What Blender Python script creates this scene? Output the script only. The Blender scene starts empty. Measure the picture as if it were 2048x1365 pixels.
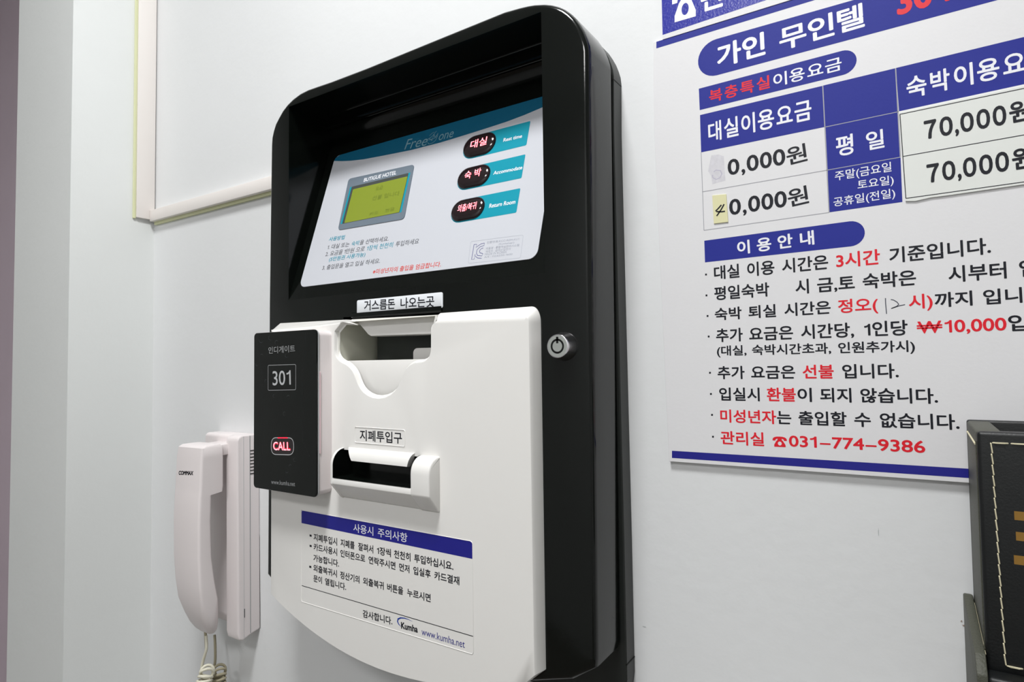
import bpy, bmesh, math
from mathutils import Vector, Matrix
from mathutils.geometry import delaunay_2d_cdt

# ------------------------------------------------------------------ camera, world, lights, exposure
S = 0.45            # metres from the wall to the camera; all layout numbers below are in units of S
H = 1.35            # camera height
FPX, YAW, PITCH, ROLL = 1219.9, -0.57572, 0.03897, -0.012775
scene = bpy.context.scene
C = scene.collection
_cy, _sy, _cp, _sp = math.cos(YAW), math.sin(YAW), math.cos(PITCH), math.sin(PITCH)
FW = Vector((_sy*_cp, _cy*_cp, _sp)); _r0 = Vector((_cy, -_sy, 0)); _u0 = _r0.cross(FW)
RT = _r0*math.cos(ROLL) + _u0*math.sin(ROLL)
UP = -_r0*math.sin(ROLL) + _u0*math.cos(ROLL)
CAM = Vector((0, -S, H))
cam_data = bpy.data.cameras.new('camera'); cam = bpy.data.objects.new('camera', cam_data); C.objects.link(cam)
cam_data.sensor_width = 36; cam_data.lens = FPX/2048*36; cam_data.clip_start = 0.01
M = Matrix((RT, UP, -FW)).transposed().to_4x4(); M.translation = CAM
cam.matrix_world = M
scene.camera = cam

world = bpy.data.worlds.new('world'); scene.world = world; world.use_nodes = True
bg = world.node_tree.nodes['Background']; bg.inputs[0].default_value = (0.85, 0.93, 1, 1); bg.inputs[1].default_value = 0.25

def area(name, loc, size, energy, color, target=None):
    l = bpy.data.lights.new(name, 'AREA'); l.shape = 'DISK'; l.size = size; l.energy = energy; l.color = color
    o = bpy.data.objects.new(name, l); C.objects.link(o); o.location = loc
    if target is not None:
        o.rotation_euler = (Vector(target)-Vector(loc)).to_track_quat('-Z', 'Y').to_euler()
    return o
area('ceiling_lamp_light', (-0.22, -0.56, 2.455), 0.26, 16.0, (0.99, 1.0, 0.995))
area('added_fill_light', (-0.1, -1.65, 2.455), 0.5, 14, (1.0, 0.99, 0.985))  # added fill lamp behind the camera, evens out the wall
scene.view_settings.view_transform = 'Standard'
scene.view_settings.look = 'None'
scene.view_settings.gamma = 1
scene.view_settings.use_curve_mapping = False
scene.view_settings.exposure = -0.08

# ------------------------------------------------------------------ helpers
def srgb(r, g, b):
    f = lambda c: (c/255/12.92) if c/255 <= .04045 else ((c/255+.055)/1.055)**2.4
    return (f(r), f(g), f(b), 1)

MATS = {}
def mat(name, col, rough=.5, spec=.5, metal=0, emit=None, estr=1, bump=0, bscale=200, coat=0, mottle=0, mscale=6):
    m = bpy.data.materials.new(name); m.use_nodes = True; nt = m.node_tree; b = nt.nodes['Principled BSDF']
    b.inputs['Base Color'].default_value = col; b.inputs['Roughness'].default_value = rough
    b.inputs['Specular IOR Level'].default_value = spec; b.inputs['Metallic'].default_value = metal
    b.inputs['Coat Weight'].default_value = coat; b.inputs['Coat Roughness'].default_value = .08
    if emit:
        b.inputs['Emission Color'].default_value = emit; b.inputs['Emission Strength'].default_value = estr
    tc = nt.nodes.new('ShaderNodeTexCoord')
    if bump:
        n = nt.nodes.new('ShaderNodeTexNoise'); n.inputs['Scale'].default_value = bscale; n.inputs['Detail'].default_value = 4
        bp = nt.nodes.new('ShaderNodeBump'); bp.inputs['Strength'].default_value = bump; bp.inputs['Distance'].default_value = .002
        nt.links.new(tc.outputs['Object'], n.inputs['Vector']); nt.links.new(n.outputs['Fac'], bp.inputs['Height'])
        nt.links.new(bp.outputs['Normal'], b.inputs['Normal'])
    if mottle:
        n = nt.nodes.new('ShaderNodeTexNoise'); n.inputs['Scale'].default_value = mscale; n.inputs['Detail'].default_value = 5
        r = nt.nodes.new('ShaderNodeValToRGB'); r.color_ramp.elements[0].position = .3; r.color_ramp.elements[1].position = .7
        r.color_ramp.elements[0].color = (col[0]*(1-mottle), col[1]*(1-mottle), col[2]*(1-mottle), 1)
        r.color_ramp.elements[1].color = col
        nt.links.new(tc.outputs['Object'], n.inputs['Vector']); nt.links.new(n.outputs['Fac'], r.inputs[0])
        nt.links.new(r.outputs[0], b.inputs['Base Color'])
    MATS[name] = m; return m

mat('wall_paint', srgb(230, 231, 232), .55, .3, bump=.12, bscale=90, mottle=.03, mscale=5)
mat('pier_paint', srgb(228, 230, 229), .6, .3, bump=.12, bscale=90, mottle=.03, mscale=5)
mat('mauve', srgb(214, 196, 208), .6, .3, mottle=.05)
mat('trim_plastic', srgb(240, 234, 230), .35, .4)
mat('sealant', srgb(214, 216, 176), .5, .3)
mat('floor_tile', srgb(120, 112, 104), .4, .4, mottle=.15)
mat('dark_wood', srgb(120, 90, 70), .5, .3, mottle=.2)
mat('black_gloss', srgb(11, 14, 12), .12, .36, bump=.012, bscale=260)
mat('black_satin', srgb(34, 37, 35), .42, .45, bump=.02, bscale=400)
mat('black_matt', srgb(10, 11, 10), .6, .25)
mat('white_gloss', srgb(239, 237, 234), .22, .45)
mat('white_plate', srgb(232, 235, 240), .35, .4)
mat('pink_white', srgb(236, 228, 228), .35, .4)
mat('inner_grey', srgb(150, 150, 136), .5, .3)
mat('inner_light', srgb(232, 231, 216), .5, .3)
mat('dark_grey', srgb(72, 76, 74), .5, .3)
mat('chrome', srgb(235, 233, 236), .22, .5, metal=1)
mat('chrome_face', srgb(200, 204, 200), .38, .5, metal=.75)
mat('panel_film', srgb(203, 205, 212), .3, .4)
mat('teal_dark', srgb(18, 96, 128), .35, .4)
mat('teal', srgb(16, 150, 172), .35, .4)
mat('slate', srgb(112, 124, 136), .35, .4)
mat('lcd', srgb(134, 148, 50), .25, .5, emit=srgb(150, 168, 45), estr=.05)
mat('lcd_ink', srgb(112, 128, 46), .3, .5, emit=srgb(118, 136, 40), estr=.04)
mat('dome', srgb(34, 24, 26), .1, .6)
mat('led', srgb(255, 40, 60), .4, .2, emit=srgb(255, 40, 66), estr=1.5)
mat('led_core', srgb(255, 190, 200), .4, .2, emit=srgb(255, 176, 190), estr=1.1)
mat('painted_pink_light', srgb(236, 206, 212), .35, .4)  # call light leaking through the side strip, painted as pink base colour
mat('grey_ink', srgb(88, 90, 96), .5, .3)
mat('thin_ink', srgb(168, 172, 184), .5, .3)
mat('film_logo', srgb(120, 158, 172), .5, .3)
mat('teal_ink', srgb(18, 148, 172), .5, .3)
mat('red_print', srgb(222, 74, 64), .5, .3)
mat('navy_print', srgb(56, 48, 130), .5, .3)
mat('black_ink', srgb(20, 22, 32), .45, .3)
mat('silver_ink', srgb(190, 192, 194), .4, .4)
mat('dim_silver', srgb(150, 152, 154), .4, .4)
mat('etch', srgb(46, 50, 52), .35, .4)
mat('label_blue', srgb(34, 34, 136), .4, .35)
mat('swoosh', srgb(36, 66, 160), .4, .35)
mat('poster_white', srgb(228, 227, 229), .38, .35, bump=.03, bscale=500)
mat('poster_blue', srgb(40, 48, 144), .5, .22, bump=.03, bscale=500)
mat('poster_red', srgb(226, 26, 44), .4, .35)
mat('text_white', srgb(240, 240, 246), .4, .35)
mat('cell_line', srgb(165, 165, 172), .5, .3)
mat('sheet_blue', srgb(52, 56, 160), .22, .5, bump=.12, bscale=700)
mat('slip_paper', srgb(228, 230, 226), .5, .3)
mat('tape', srgb(226, 222, 178), .35, .4)
mat('pen', srgb(66, 70, 84), .5, .3)
mat('smudge', srgb(218, 216, 222), .4, .4, mottle=.12, mscale=400)
mat('smudge_dark', srgb(190, 186, 202), .5, .3)
mat('leather', srgb(15, 17, 18), .45, .45, bump=.07, bscale=900)
mat('leather_edge', srgb(72, 73, 63), .5, .35, bump=.25, bscale=900)
mat('thread', srgb(214, 206, 176), .6, .3)
mat('gold', srgb(150, 112, 48), .4, .5, metal=.3)
mat('cord', srgb(226, 222, 204), .4, .4)
mat('cord_dark', srgb(168, 160, 136), .5, .3)
mat('lamp_glow', (1, 1, 1, 1), .5, .2, emit=(1, 1, 1, 1), estr=2)
mat('stain', srgb(158, 140, 128), .7, .2)
mat('scuff', srgb(196, 200, 200), .7, .2)

def V(X, d, Z): return Vector((X*S, -d*S, Z*S+H))

def tag(o, label=None, cat=None, group=None, kind=None):
    if label: o['label'] = label
    if cat: o['category'] = cat
    if group: o['group'] = group
    if kind: o['kind'] = kind
    return o

def empty(name, loc, label, cat, group=None):
    o = bpy.data.objects.new(name, None); C.objects.link(o); o.location = loc; o.empty_display_size = .02
    return tag(o, label, cat, group)

def world_loc(o):
    v = Vector((0, 0, 0))
    while o: v = v + o.location; o = o.parent
    return v

def link_mesh(name, me, m, parent=None, smooth=35):
    me.materials.append(MATS[m] if isinstance(m, str) else m)
    if smooth:
        me.polygons.foreach_set('use_smooth', [True]*len(me.polygons))
        me.set_sharp_from_angle(angle=math.radians(smooth))
    o = bpy.data.objects.new(name, me); C.objects.link(o)
    if parent:
        o.parent = parent; o.location = -world_loc(parent)
    return o

def build(name, verts, faces, m, parent=None, smooth=35, recalc=True):
    me = bpy.data.meshes.new(name); me.from_pydata([tuple(v) for v in verts], [], faces)
    if recalc:
        bm = bmesh.new(); bm.from_mesh(me); bmesh.ops.recalc_face_normals(bm, faces=bm.faces); bm.to_mesh(me); bm.free()
    return link_mesh(name, me, m, parent, smooth)

def bevel_box(name, X0, X1, d0, d1, Z0, Z1, m, parent=None, bev=.0, seg=3):
    bm = bmesh.new()
    vs = [bm.verts.new(V(x, d, z)) for x in (X0, X1) for d in (d0, d1) for z in (Z0, Z1)]
    for f in ((0, 1, 3, 2), (4, 6, 7, 5), (0, 4, 5, 1), (2, 3, 7, 6), (0, 2, 6, 4), (1, 5, 7, 3)):
        bm.faces.new([vs[i] for i in f])
    bmesh.ops.recalc_face_normals(bm, faces=bm.faces)
    if bev: bmesh.ops.bevel(bm, geom=bm.edges[:], offset=bev*S, segments=seg, affect='EDGES', profile=.5)
    me = bpy.data.meshes.new(name); bm.to_mesh(me); bm.free()
    return link_mesh(name, me, m, parent)

def ccw(pts):
    a = sum(pts[i][0]*pts[(i+1) % len(pts)][1]-pts[(i+1) % len(pts)][0]*pts[i][1] for i in range(len(pts)))
    return list(pts) if a > 0 else list(pts)[::-1]

def normals(pts):           # outward normals of a ccw polygon
    n = len(pts); out = []
    for i in range(n):
        a, b, c = Vector(pts[i-1][:2]), Vector(pts[i][:2]), Vector(pts[(i+1) % n][:2])
        e1 = (b-a).normalized(); e2 = (c-b).normalized()
        n1 = Vector((e1.y, -e1.x)); n2 = Vector((e2.y, -e2.x)); m = n1+n2
        if m.length < 1e-6: m = n1
        m.normalize(); m = m/max(.45, m.dot(n1)); out.append(m)
    return out

def ring_prism(name, outline, prof, m, parent=None, holes=(), fill=True, back=False, smooth=35):
    """outline: ccw (X,Z[,kx,kz]); prof: [(inset, d)] from the wall outwards; front filled round the holes."""
    pts = ccw(outline); ns = normals(pts); bm = bmesh.new(); rings = []
    for ins, d in prof:
        ring = []
        for p, nn in zip(pts, ns):
            kx, kz = (p[2], p[3]) if len(p) > 3 else (1, 1)
            dd = max(d, p[4]+(d-DC)*.01) if len(p) > 4 else d
            ring.append(bm.verts.new(V(p[0]-nn.x*ins*kx, dd, p[1]-nn.y*ins*kz)))
        rings.append(ring)
    n = len(pts)
    for a, b in zip(rings[:-1], rings[1:]):
        for i in range(n):
            bm.faces.new((a[i], a[(i+1) % n], b[(i+1) % n], b[i]))
    if fill:
        loops = [[(v.co.x, v.co.z) for v in rings[-1]]]+[[(V(x, 0, z).x, V(x, 0, z).z) for x, z in hole] for hole in holes]
        fv = list(rings[-1]); ed = list((i, (i+1) % n) for i in range(n))
        for hole in holes:
            o = len(fv); hv = [bm.verts.new(V(x, prof[-1][1], z)) for x, z in hole]; fv += hv
            ed += [(o+i, o+(i+1) % len(hv)) for i in range(len(hv))]
        co = [Vector((v.co.x, v.co.z)) for v in fv]
        vo, _e, fo, ov, _oe, _of = delaunay_2d_cdt(co, ed, [], 0, 1e-7)
        def inside(p, L):
            c = False
            for i in range(len(L)):
                (x1, y1), (x2, y2) = L[i-1], L[i]
                if (y1 > p[1]) != (y2 > p[1]) and p[0] < (x2-x1)*(p[1]-y1)/(y2-y1)+x1: c = not c
            return c
        extra = {}
        for f in fo:
            cx = sum(vo[i][0] for i in f)/3; cy = sum(vo[i][1] for i in f)/3
            if not inside((cx, cy), loops[0]) or any(inside((cx, cy), L) for L in loops[1:]): continue
            for i in f:
                if not ov[i] and i not in extra: extra[i] = bm.verts.new((vo[i][0], -prof[-1][1]*S, vo[i][1]))
            vv = [fv[ov[i][0]] if ov[i] else extra[i] for i in f]
            if len(set(vv)) == 3 and not bm.faces.get(vv): bm.faces.new(vv)
    if back: bm.faces.new(rings[0][::-1])
    bmesh.ops.recalc_face_normals(bm, faces=bm.faces)
    me = bpy.data.meshes.new(name); bm.to_mesh(me); bm.free()
    return link_mesh(name, me, m, parent, smooth)

def extrude_x(name, prof, X0, X1, m, parent=None, caps=True, closed=True, bev=0, seg=3):
    bm = bmesh.new()
    a = [bm.verts.new(V(X0, d, z)) for d, z in prof]; b = [bm.verts.new(V(X1, d, z)) for d, z in prof]
    n = len(prof)
    for i in range(n if closed else n-1):
        bm.faces.new((a[i], a[(i+1) % n], b[(i+1) % n], b[i]))
    if caps: bm.faces.new(a[::-1]); bm.faces.new(b)
    bmesh.ops.recalc_face_normals(bm, faces=bm.faces)
    if bev:
        bm.normal_update()
        es = [e for e in bm.edges if len(e.link_faces) == 2 and e.calc_face_angle() > .35]
        bmesh.ops.bevel(bm, geom=es, offset=bev*S, segments=seg, affect='EDGES', profile=.5)
    me = bpy.data.meshes.new(name); bm.to_mesh(me); bm.free()
    return link_mesh(name, me, m, parent)

def rrect(a0, a1, b0, b1, r, n=6):
    pts = []
    for cx, cy, s in ((a1-r, b1-r, 0), (a0+r, b1-r, 90), (a0+r, b0+r, 180), (a1-r, b0+r, 270)):
        for i in range(n+1):
            t = math.radians(s+90*i/n); pts.append((cx+r*math.cos(t), cy+r*math.sin(t)))
    return pts

def rot_ring(name, centre, prof, m, parent=None, n=40):     # lathe about the wall normal; prof [(r, d)]
    vs = []; fs = []
    for r, d in prof:
        for i in range(n):
            t = 2*math.pi*i/n; vs.append(V(centre[0]+r*math.cos(t), d, centre[1]+r*math.sin(t)))
    for k in range(len(prof)-1):
        for i in range(n):
            j = (i+1) % n; fs.append((k*n+i, k*n+j, (k+1)*n+j, (k+1)*n+i))
    fs.append(tuple(range((len(prof)-1)*n, len(prof)*n)))
    return build(name, vs, fs, m, parent)

def tube(name, pts, r, m, parent=None, res=6, smooth_path=True):
    c = bpy.data.curves.new(name, 'CURVE'); c.dimensions = '3D'
    sp = c.splines.new('POLY'); sp.points.add(len(pts)-1)
    for p, q in zip(sp.points, pts): p.co = (*q, 1)
    c.bevel_depth = r; c.bevel_resolution = 2; c.use_fill_caps = True
    t = bpy.data.objects.new('tmp', c); C.objects.link(t)
    me = bpy.data.meshes.new_from_object(t.evaluated_get(bpy.context.evaluated_depsgraph_get()))
    bpy.data.objects.remove(t); bpy.data.curves.remove(c)
    me.materials.clear()
    return link_mesh(name, me, m, parent, 60)

class Plane:
    """A flat surface in the room: a (along X) and b (up the surface), metres."""
    def __init__(s, O, uz):
        s.O, s.ux, s.uz = Vector(O), Vector((1, 0, 0)), Vector(uz).normalized(); s.n = s.ux.cross(s.uz)
    def hit(s, px, py):
        v = FW*FPX + RT*(px-1024) - UP*(py-682.5)
        t = (s.O-CAM).dot(s.n)/v.dot(s.n); q = CAM+v*t-s.O
        return (q.dot(s.ux), q.dot(s.uz))
    def pt(s, a, b, off=0): return s.O+s.ux*a+s.uz*b+s.n*off
def wallp(d): return Plane(V(0, d, 0), (0, 0, 1))
def at(px, py, d):
    a, b = wallp(d).hit(px, py); return (a/S, b/S)

def flat(name, pl, ab, m, parent, off=.00004):         # a printed patch
    ab = ccw(ab)
    return build(name, [pl.pt(a, b, off) for a, b in ab], [tuple(range(len(ab)))], m, parent, 0, False)
def flat_px(name, pl, pxs, m, parent, off=.00004, r=0):
    ab = [pl.hit(*p) for p in pxs]
    if r: ab = round_poly(ab, r)
    return flat(name, pl, ab, m, parent, off)
def round_poly(ab, r, n=5):
    ab = ccw(ab); out = []; N = len(ab)
    rs = r if isinstance(r, (list, tuple)) else [r]*N
    for i in range(N):
        p0, p, p1 = Vector(ab[i-1]), Vector(ab[i]), Vector(ab[(i+1) % N]); rr = rs[i]
        if rr <= 0: out.append(tuple(p)); continue
        u = (p0-p).normalized(); w = (p1-p).normalized()
        A, B = p+u*rr, p+w*rr
        for k in range(n+1):
            t = k/n; out.append(tuple(A*(1-t)**2+p*2*t*(1-t)+B*t*t))
    return out
def stroke(name, pl, ab, w, m, parent, off=.00007, closed=False):    # a line of ink of width w (float or list)
    P = [Vector(p) for p in ab]; N = len(P); vs = []; fs = []
    for i in range(N):
        a = P[i-1] if (i > 0 or closed) else P[i]; b = P[(i+1) % N] if (i < N-1 or closed) else P[i]
        t = (b-a).normalized(); nn = Vector((-t.y, t.x)); ww = w[i] if isinstance(w, (list, tuple)) else w
        for sg in (1, -1):
            q = P[i]+nn*ww/2*sg; vs.append(pl.pt(q.x, q.y, off))
    for i in range(N if closed else N-1):
        j = (i+1) % N; fs.append((2*i+1, 2*j+1, 2*j, 2*i))
    return build(name, vs, fs, m, parent, 0, False)
def stroke_px(name, pl, pxs, w, m, parent, off=.00007, closed=False):
    return stroke(name, pl, [pl.hit(*p) for p in pxs], w, m, parent, off, closed)

_cache = {}
SOLO = '1\u20a9'+''.join(chr(0xff10+i) for i in range(10))
def glyphs(text, bold=0.0, shear=0.0):
    segs = []
    for ch in text:
        if ch in SOLO: segs.append([ch])
        elif segs and segs[-1][0] not in SOLO: segs[-1][0] += ch
        else: segs.append([ch])
    if len(segs) <= 1: return glyphs_raw(text, bold, shear)
    V_, F_, x, pad = [], [], 0, 0
    for (sg,) in segs:
        lead = len(sg)-len(sg.lstrip(' ')); trail = len(sg)-len(sg.rstrip(' '))
        x += .25*lead
        if not sg.strip(): continue
        v, f = glyphs_raw(sg.strip(' '), bold, shear); m0 = min(q[0] for q in v); m1 = max(q[0] for q in v); o = len(V_)
        if V_: x += .10
        V_ += [(q[0]-m0+x, q[1], q[2]) for q in v]; F_ += [tuple(i+o for i in g) for g in f]; x += m1-m0+.25*trail
    return V_, F_
def glyphs_raw(text, bold=0.0, shear=0.0):
    bold = max(0, bold); k = (text, bold, shear)
    if k in _cache: return _cache[k]
    if bold:
        v, f = glyphs_raw(text, 0, shear); n = len(v); V_, F_ = [], []
        for j in range(8):
            a = math.pi*j/4; dx, dy = bold*math.cos(a), bold*math.sin(a)
            V_ += [(q[0]+dx, q[1]+dy, j*3e-6) for q in v]; F_ += [tuple(i+j*n for i in g) for g in f]
        _cache[k] = (V_, F_); return _cache[k]
    if text == '\u20a9':
        v, f = glyphs_raw('W', 0, shear); x0 = min(q[0] for q in v); x1 = max(q[0] for q in v); V_, F_ = list(v), list(f)
        for yy in (.30, .44):
            o = len(V_); V_ += [(x0-.04, yy-.028, 3e-5), (x1+.04, yy-.028, 3e-5), (x1+.04, yy+.028, 3e-5), (x0-.04, yy+.028, 3e-5)]; F_.append((o, o+1, o+2, o+3))
        _cache[k] = (V_, F_); return _cache[k]
    if text == '1':
        pts = [(.27, 0), (.36, 0), (.36, .70), (.295, .70), (.25, .63), (.17, .585), (.08, .575), (.08, .505), (.18, .515), (.27, .56)]
        _cache[k] = ([(x+shear*y, y*ONE_H/.70, 0) for x, y in pts], [tuple(range(len(pts)))]); return _cache[k]
    if k not in _cache:
        c = bpy.data.curves.new('t', 'FONT'); c.body = text; c.shear = shear; c.resolution_u = 4
        o = bpy.data.objects.new('t', c); C.objects.link(o)
        me = bpy.data.meshes.new_from_object(o.evaluated_get(bpy.context.evaluated_depsgraph_get()))
        _cache[k] = ([tuple(v.co) for v in me.vertices], [tuple(p.vertices) for p in me.polygons])
        bpy.data.objects.remove(o); bpy.data.curves.remove(c); bpy.data.meshes.remove(me)
    return _cache[k]

ONE_H = max(q[1] for q in glyphs_raw('7')[0])
def line(pl, p0, p1, h, runs, parent, bold=.012, shear=0, off=.00008, name='lettering', fit=None):
    """One printed line. p0,p1: ends of its lower edge, h: its height there (pixels of the photograph, measured on the
    surface); runs: (text, x0, x1, ink)."""
    full = ''.join(r[0] for r in runs) if fit is None else fit
    gv, _ = glyphs(full, bold, 0); zmin = min(v[1] for v in gv); zmax = max(v[1] for v in gv)
    A = Vector(pl.hit(*p0)); B = Vector(pl.hit(*p1)); T = Vector(pl.hit(p0[0], p0[1]-h))
    e = (B-A).normalized(); u = Vector((-e.y, e.x)); hh = (T-A).dot(u); sc = hh/(zmax-zmin)
    made = []
    for txt, x0, x1, ink in runs:
        def on(x):
            t = (x-p0[0])/(p1[0]-p0[0]); q = Vector(pl.hit(x, p0[1]+(p1[1]-p0[1])*t)); return (q-A).dot(e)
        a0, a1 = on(x0), on(x1); v, f = glyphs(txt, bold, shear)
        if not v: continue
        xm = min(q[0] for q in v); xM = max(q[0] for q in v); sx = (a1-a0)/(xM-xm)
        vs = []
        for q in v:
            P = A+e*(a0+(q[0]-xm)*sx)+u*((q[1]-zmin)*sc); vs.append(pl.pt(P.x, P.y, off+q[2]))
        made.append(build(name, vs, f, ink, parent, 0, False))
    return made
def phone_icon(pl, p0, p1, h, ink, bgk, parent, off=.00008):
    A = Vector(pl.hit(*p0)); B = Vector(pl.hit(*p1)); T = Vector(pl.hit(p0[0], p0[1]-h)); e = B-A; u = Vector((-e.y, e.x)).normalized(); u = u*(T-A).dot(u)
    P = lambda x, y: tuple(A+e*x+u*y)
    flat('telephone_symbol', pl, [P(*q) for q in ((0, .60), (0, .74), (.05, .86), (.15, .94), (.30, .99), (.5, 1), (.70, .99), (.85, .94), (.95, .86), (1, .74), (1, .60), (.80, .60), (.78, .72), (.70, .78), (.30, .78), (.22, .72), (.20, .60))], ink, parent, off)
    flat('telephone_symbol', pl, [P(*q) for q in ((.36, .80), (.64, .80), (.66, .66), (.74, .56), (.90, .20), (.90, 0), (.10, 0), (.10, .20), (.26, .56), (.34, .66))], ink, parent, off+.00001)
    flat('telephone_dial', pl, [P(.5+.135*math.cos(t*math.pi/10), .33+.19*math.sin(t*math.pi/10)) for t in range(20)], bgk, parent, off+.00002)

def zl(scale, ox, oy):        # reading of a magnified detail back into photograph pixels
    return lambda x, y: (ox+x/scale, oy+y/scale)
def zruns(f, runs): return [(t, f(a, 0)[0], f(b, 0)[0], ink) for t, a, b, ink in runs]

# ------------------------------------------------------------------ the setting
def slab(name, x0, x1, y0, y1, z0, z1, m, bev=0):
    bm = bmesh.new(); vs = [bm.verts.new((x, y, z)) for x in (x0, x1) for y in (y0, y1) for z in (z0, z1)]
    for f in ((0, 1, 3, 2), (4, 6, 7, 5), (0, 4, 5, 1), (2, 3, 7, 6), (0, 2, 6, 4), (1, 5, 7, 3)): bm.faces.new([vs[i] for i in f])
    bmesh.ops.recalc_face_normals(bm, faces=bm.faces)
    if bev:
        es = [e for e in bm.edges if abs(e.verts[0].co.z-e.verts[1].co.z) > .5 and e.verts[0].co.x < x0+.001]
        bmesh.ops.bevel(bm, geom=es, offset=bev, segments=3, affect='EDGES')
    me = bpy.data.meshes.new(name); bm.to_mesh(me); bm.free()
    o = link_mesh(name, me, m); o['kind'] = 'structure'; return o
XC = -2.0043*S; DP = .233*S; XP = -2.42*S
slab('wall_back', XC, 1.6, 0, .12, 0, 2.5, 'wall_paint')
slab('wall_pier', XP, XC, -DP, .12, 0, 2.5, 'pier_paint', .007)
slab('door_1', XP-1.2, XP+.001, .13, .17, 0, 2.5, 'mauve')
slab('wall_left', -2.5, -2.4, -2.3, .17, 0, 2.5, 'pier_paint')
slab('wall_right', 1.6, 1.7, -2.3, .12, 0, 2.5, 'pier_paint')
slab('wall_front', -2.5, 1.7, -2.4, -2.3, 0, 2.5, 'pier_paint')
slab('floor', -2.5, 1.7, -2.4, .17, -.1, 0, 'floor_tile')
slab('ceiling', -2.5, 1.7, -2.4, .17, 2.5, 2.6, 'pier_paint')

# cable raceways in the corner
xr, zb_ = at(293, 445, .02); _, zt_ = at(300, 421, .02)
o = bevel_box('trim_1', -1.993, -1.0, 0, .02, zb_, zt_, 'trim_plastic', None, .0015, 2); o['kind'] = 'structure'
g = bevel_box('sealant_bead', -1.99, -1.0, 0, .008, zb_-.009, zb_+.001, 'sealant', o, .001, 1)
_, zv = at(281, 441, .03)
o = bevel_box('trim_2', -2.0043, -1.9935, .004, .058, zv, 2.4, 'trim_plastic', None, .0015, 2); o['kind'] = 'structure'
bevel_box('sealant_bead', -2.0043, -1.998, .058, .066, zv-.004, 2.4, 'sealant', o, .001, 1)
# marks on the wall
wp0 = wallp(0)
def blot(name, cx, cy, rx, ry, m, n=14, seed=1, pl=wp0):
    c = pl.hit(cx, cy); k = pl.hit(cx+1, cy); s = abs(k[0]-c[0]); out = []
    for i in range(n):
        t = 2*math.pi*i/n; w = 1+.35*math.sin(seed*3.1+i*2.3)+.2*math.sin(i*5.1+seed)
        out.append((c[0]+rx*s*w*math.cos(t), c[1]+ry*s*w*math.sin(t)))
    o = flat(name, pl, out, m, bpy.data.objects['wall_back'], .0002); return o
blot('stain', 1928, 1252, 3.2, 2.2, 'stain', seed=2); blot('stain', 1923, 1243, 1.6, 2.2, 'stain', seed=5)
blot('scuff', 1289, 1254, 3, 1, 'scuff', seed=3); blot('scuff', 1757, 1065, 1, 9, 'scuff', seed=4)
stroke_px('wall_crack', wp0, [(513, 985), (514.5, 1000), (515.5, 1012), (515, 1025), (517, 1040), (517.5, 1060), (518.5, 1075), (519.5, 1120), (521, 1258)],
          [.0010, .0022, .0012, .0026, .0012, .0016, .0022, .0006, .0006], 'black_matt', bpy.data.objects['wall_back'])

# ceiling lamp (above the frame)
lamp = empty('ceiling_lamp', (-.22, -.56, 2.5), 'round white ceiling lamp above the wall with the payment kiosk', 'lamp')
def disc(name, c, r, z0, z1, m, parent, n=32):
    vs = [(c[0]+r*math.cos(2*math.pi*i/n), c[1]+r*math.sin(2*math.pi*i/n), z) for z in (z0, z1) for i in range(n)]
    fs = [tuple(range(n)), tuple(range(n, 2*n))]+[(i, (i+1) % n, n+(i+1) % n, n+i) for i in range(n)]
    return build(name, vs, fs, m, parent)
disc('lamp_body', (-.22, -.56), .15, 2.48, 2.5, 'trim_plastic', lamp); disc('diffuser', (-.22, -.56), .135, 2.462, 2.48, 'lamp_glow', lamp)
fill_lamp = empty('ceiling_lamp', (-.1, -1.65, 2.5), 'added round ceiling lamp behind the camera, unseen, for fill light', 'lamp')  # unseen lamp body added to go with the fill light
disc('lamp_body', (-.1, -1.65), .27, 2.48, 2.5, 'trim_plastic', fill_lamp); disc('diffuser', (-.1, -1.65), .25, 2.462, 2.48, 'lamp_glow', fill_lamp)

# ------------------------------------------------------------------ payment kiosk
DF, DC = .132, .155
kiosk = empty('payment_kiosk', V(-.82, 0, -.56), 'black wall-mounted payment kiosk with tilted screen and white lower cover', 'kiosk')
top = [(540.4, 292), (541.3, 276), (544.4, 261.6), (548.8, 247), (555.6, 233.9), (563.3, 220), (572.8, 207.5), (585, 195.5), (599.2, 185), (615, 177), (632, 171), (662.5, 160.5),
       (734, 133), (870, 77), (1008, 20.5), (1040, 11.5), (1055, 8), (1068.6, 5.7), (1087.6, 4.8), (1102, 6.2), (1116, 10), (1128, 15.5), (1139, 23.5), (1149.5, 34), (1158, 46.5), (1165.5, 59.5), (1171, 73.5), (1175, 86.5), (1176.6, 100)]
tp = [at(x, y, DF) for x, y in top]
XRt, XRb = tp[-1][0]-.001, -.4176
body = tp + [(XRt, .40), (XRb, -.455), (XRb-.0015, -.470), (-.46, -.4975), (-.53, -.519), (-.62, -.540), (-.72, -.554), (-.825, -.559), (-.93, -.554), (-1.03, -.540), (-1.12, -.519), (-1.19, -.4935), (-1.2345, -.468), (-1.234, -.455), (-1.231, .15)]
# screen recess
RL, RR, RB, RT_ = -1.157, -.497, .1505, .590
TILT = .315
CAVL, _ = at(676, 690, .15); CAVR, _ = at(861.5, 690, .15); _, CAVT = at(700, 640, DF); _, CAVB = at(690, 790, .15)
CAVT += .006; CAVB -= .01
hole1 = [(RL, RB), (RR, RB), (RR, RT_), (RL, RT_)]
hole2 = [(CAVL-.004, CAVB), (CAVR+.01, CAVB), (CAVR+.01, CAVT), (CAVL-.004, CAVT)]
ring_prism('front_shell', body, [(.004, .040), (0, .044), (0, .120), (.0006, .1255), (.0026, .1294), (.0055, .1313), (.009, .132)], 'black_gloss', kiosk, [hole1, hole2])
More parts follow.
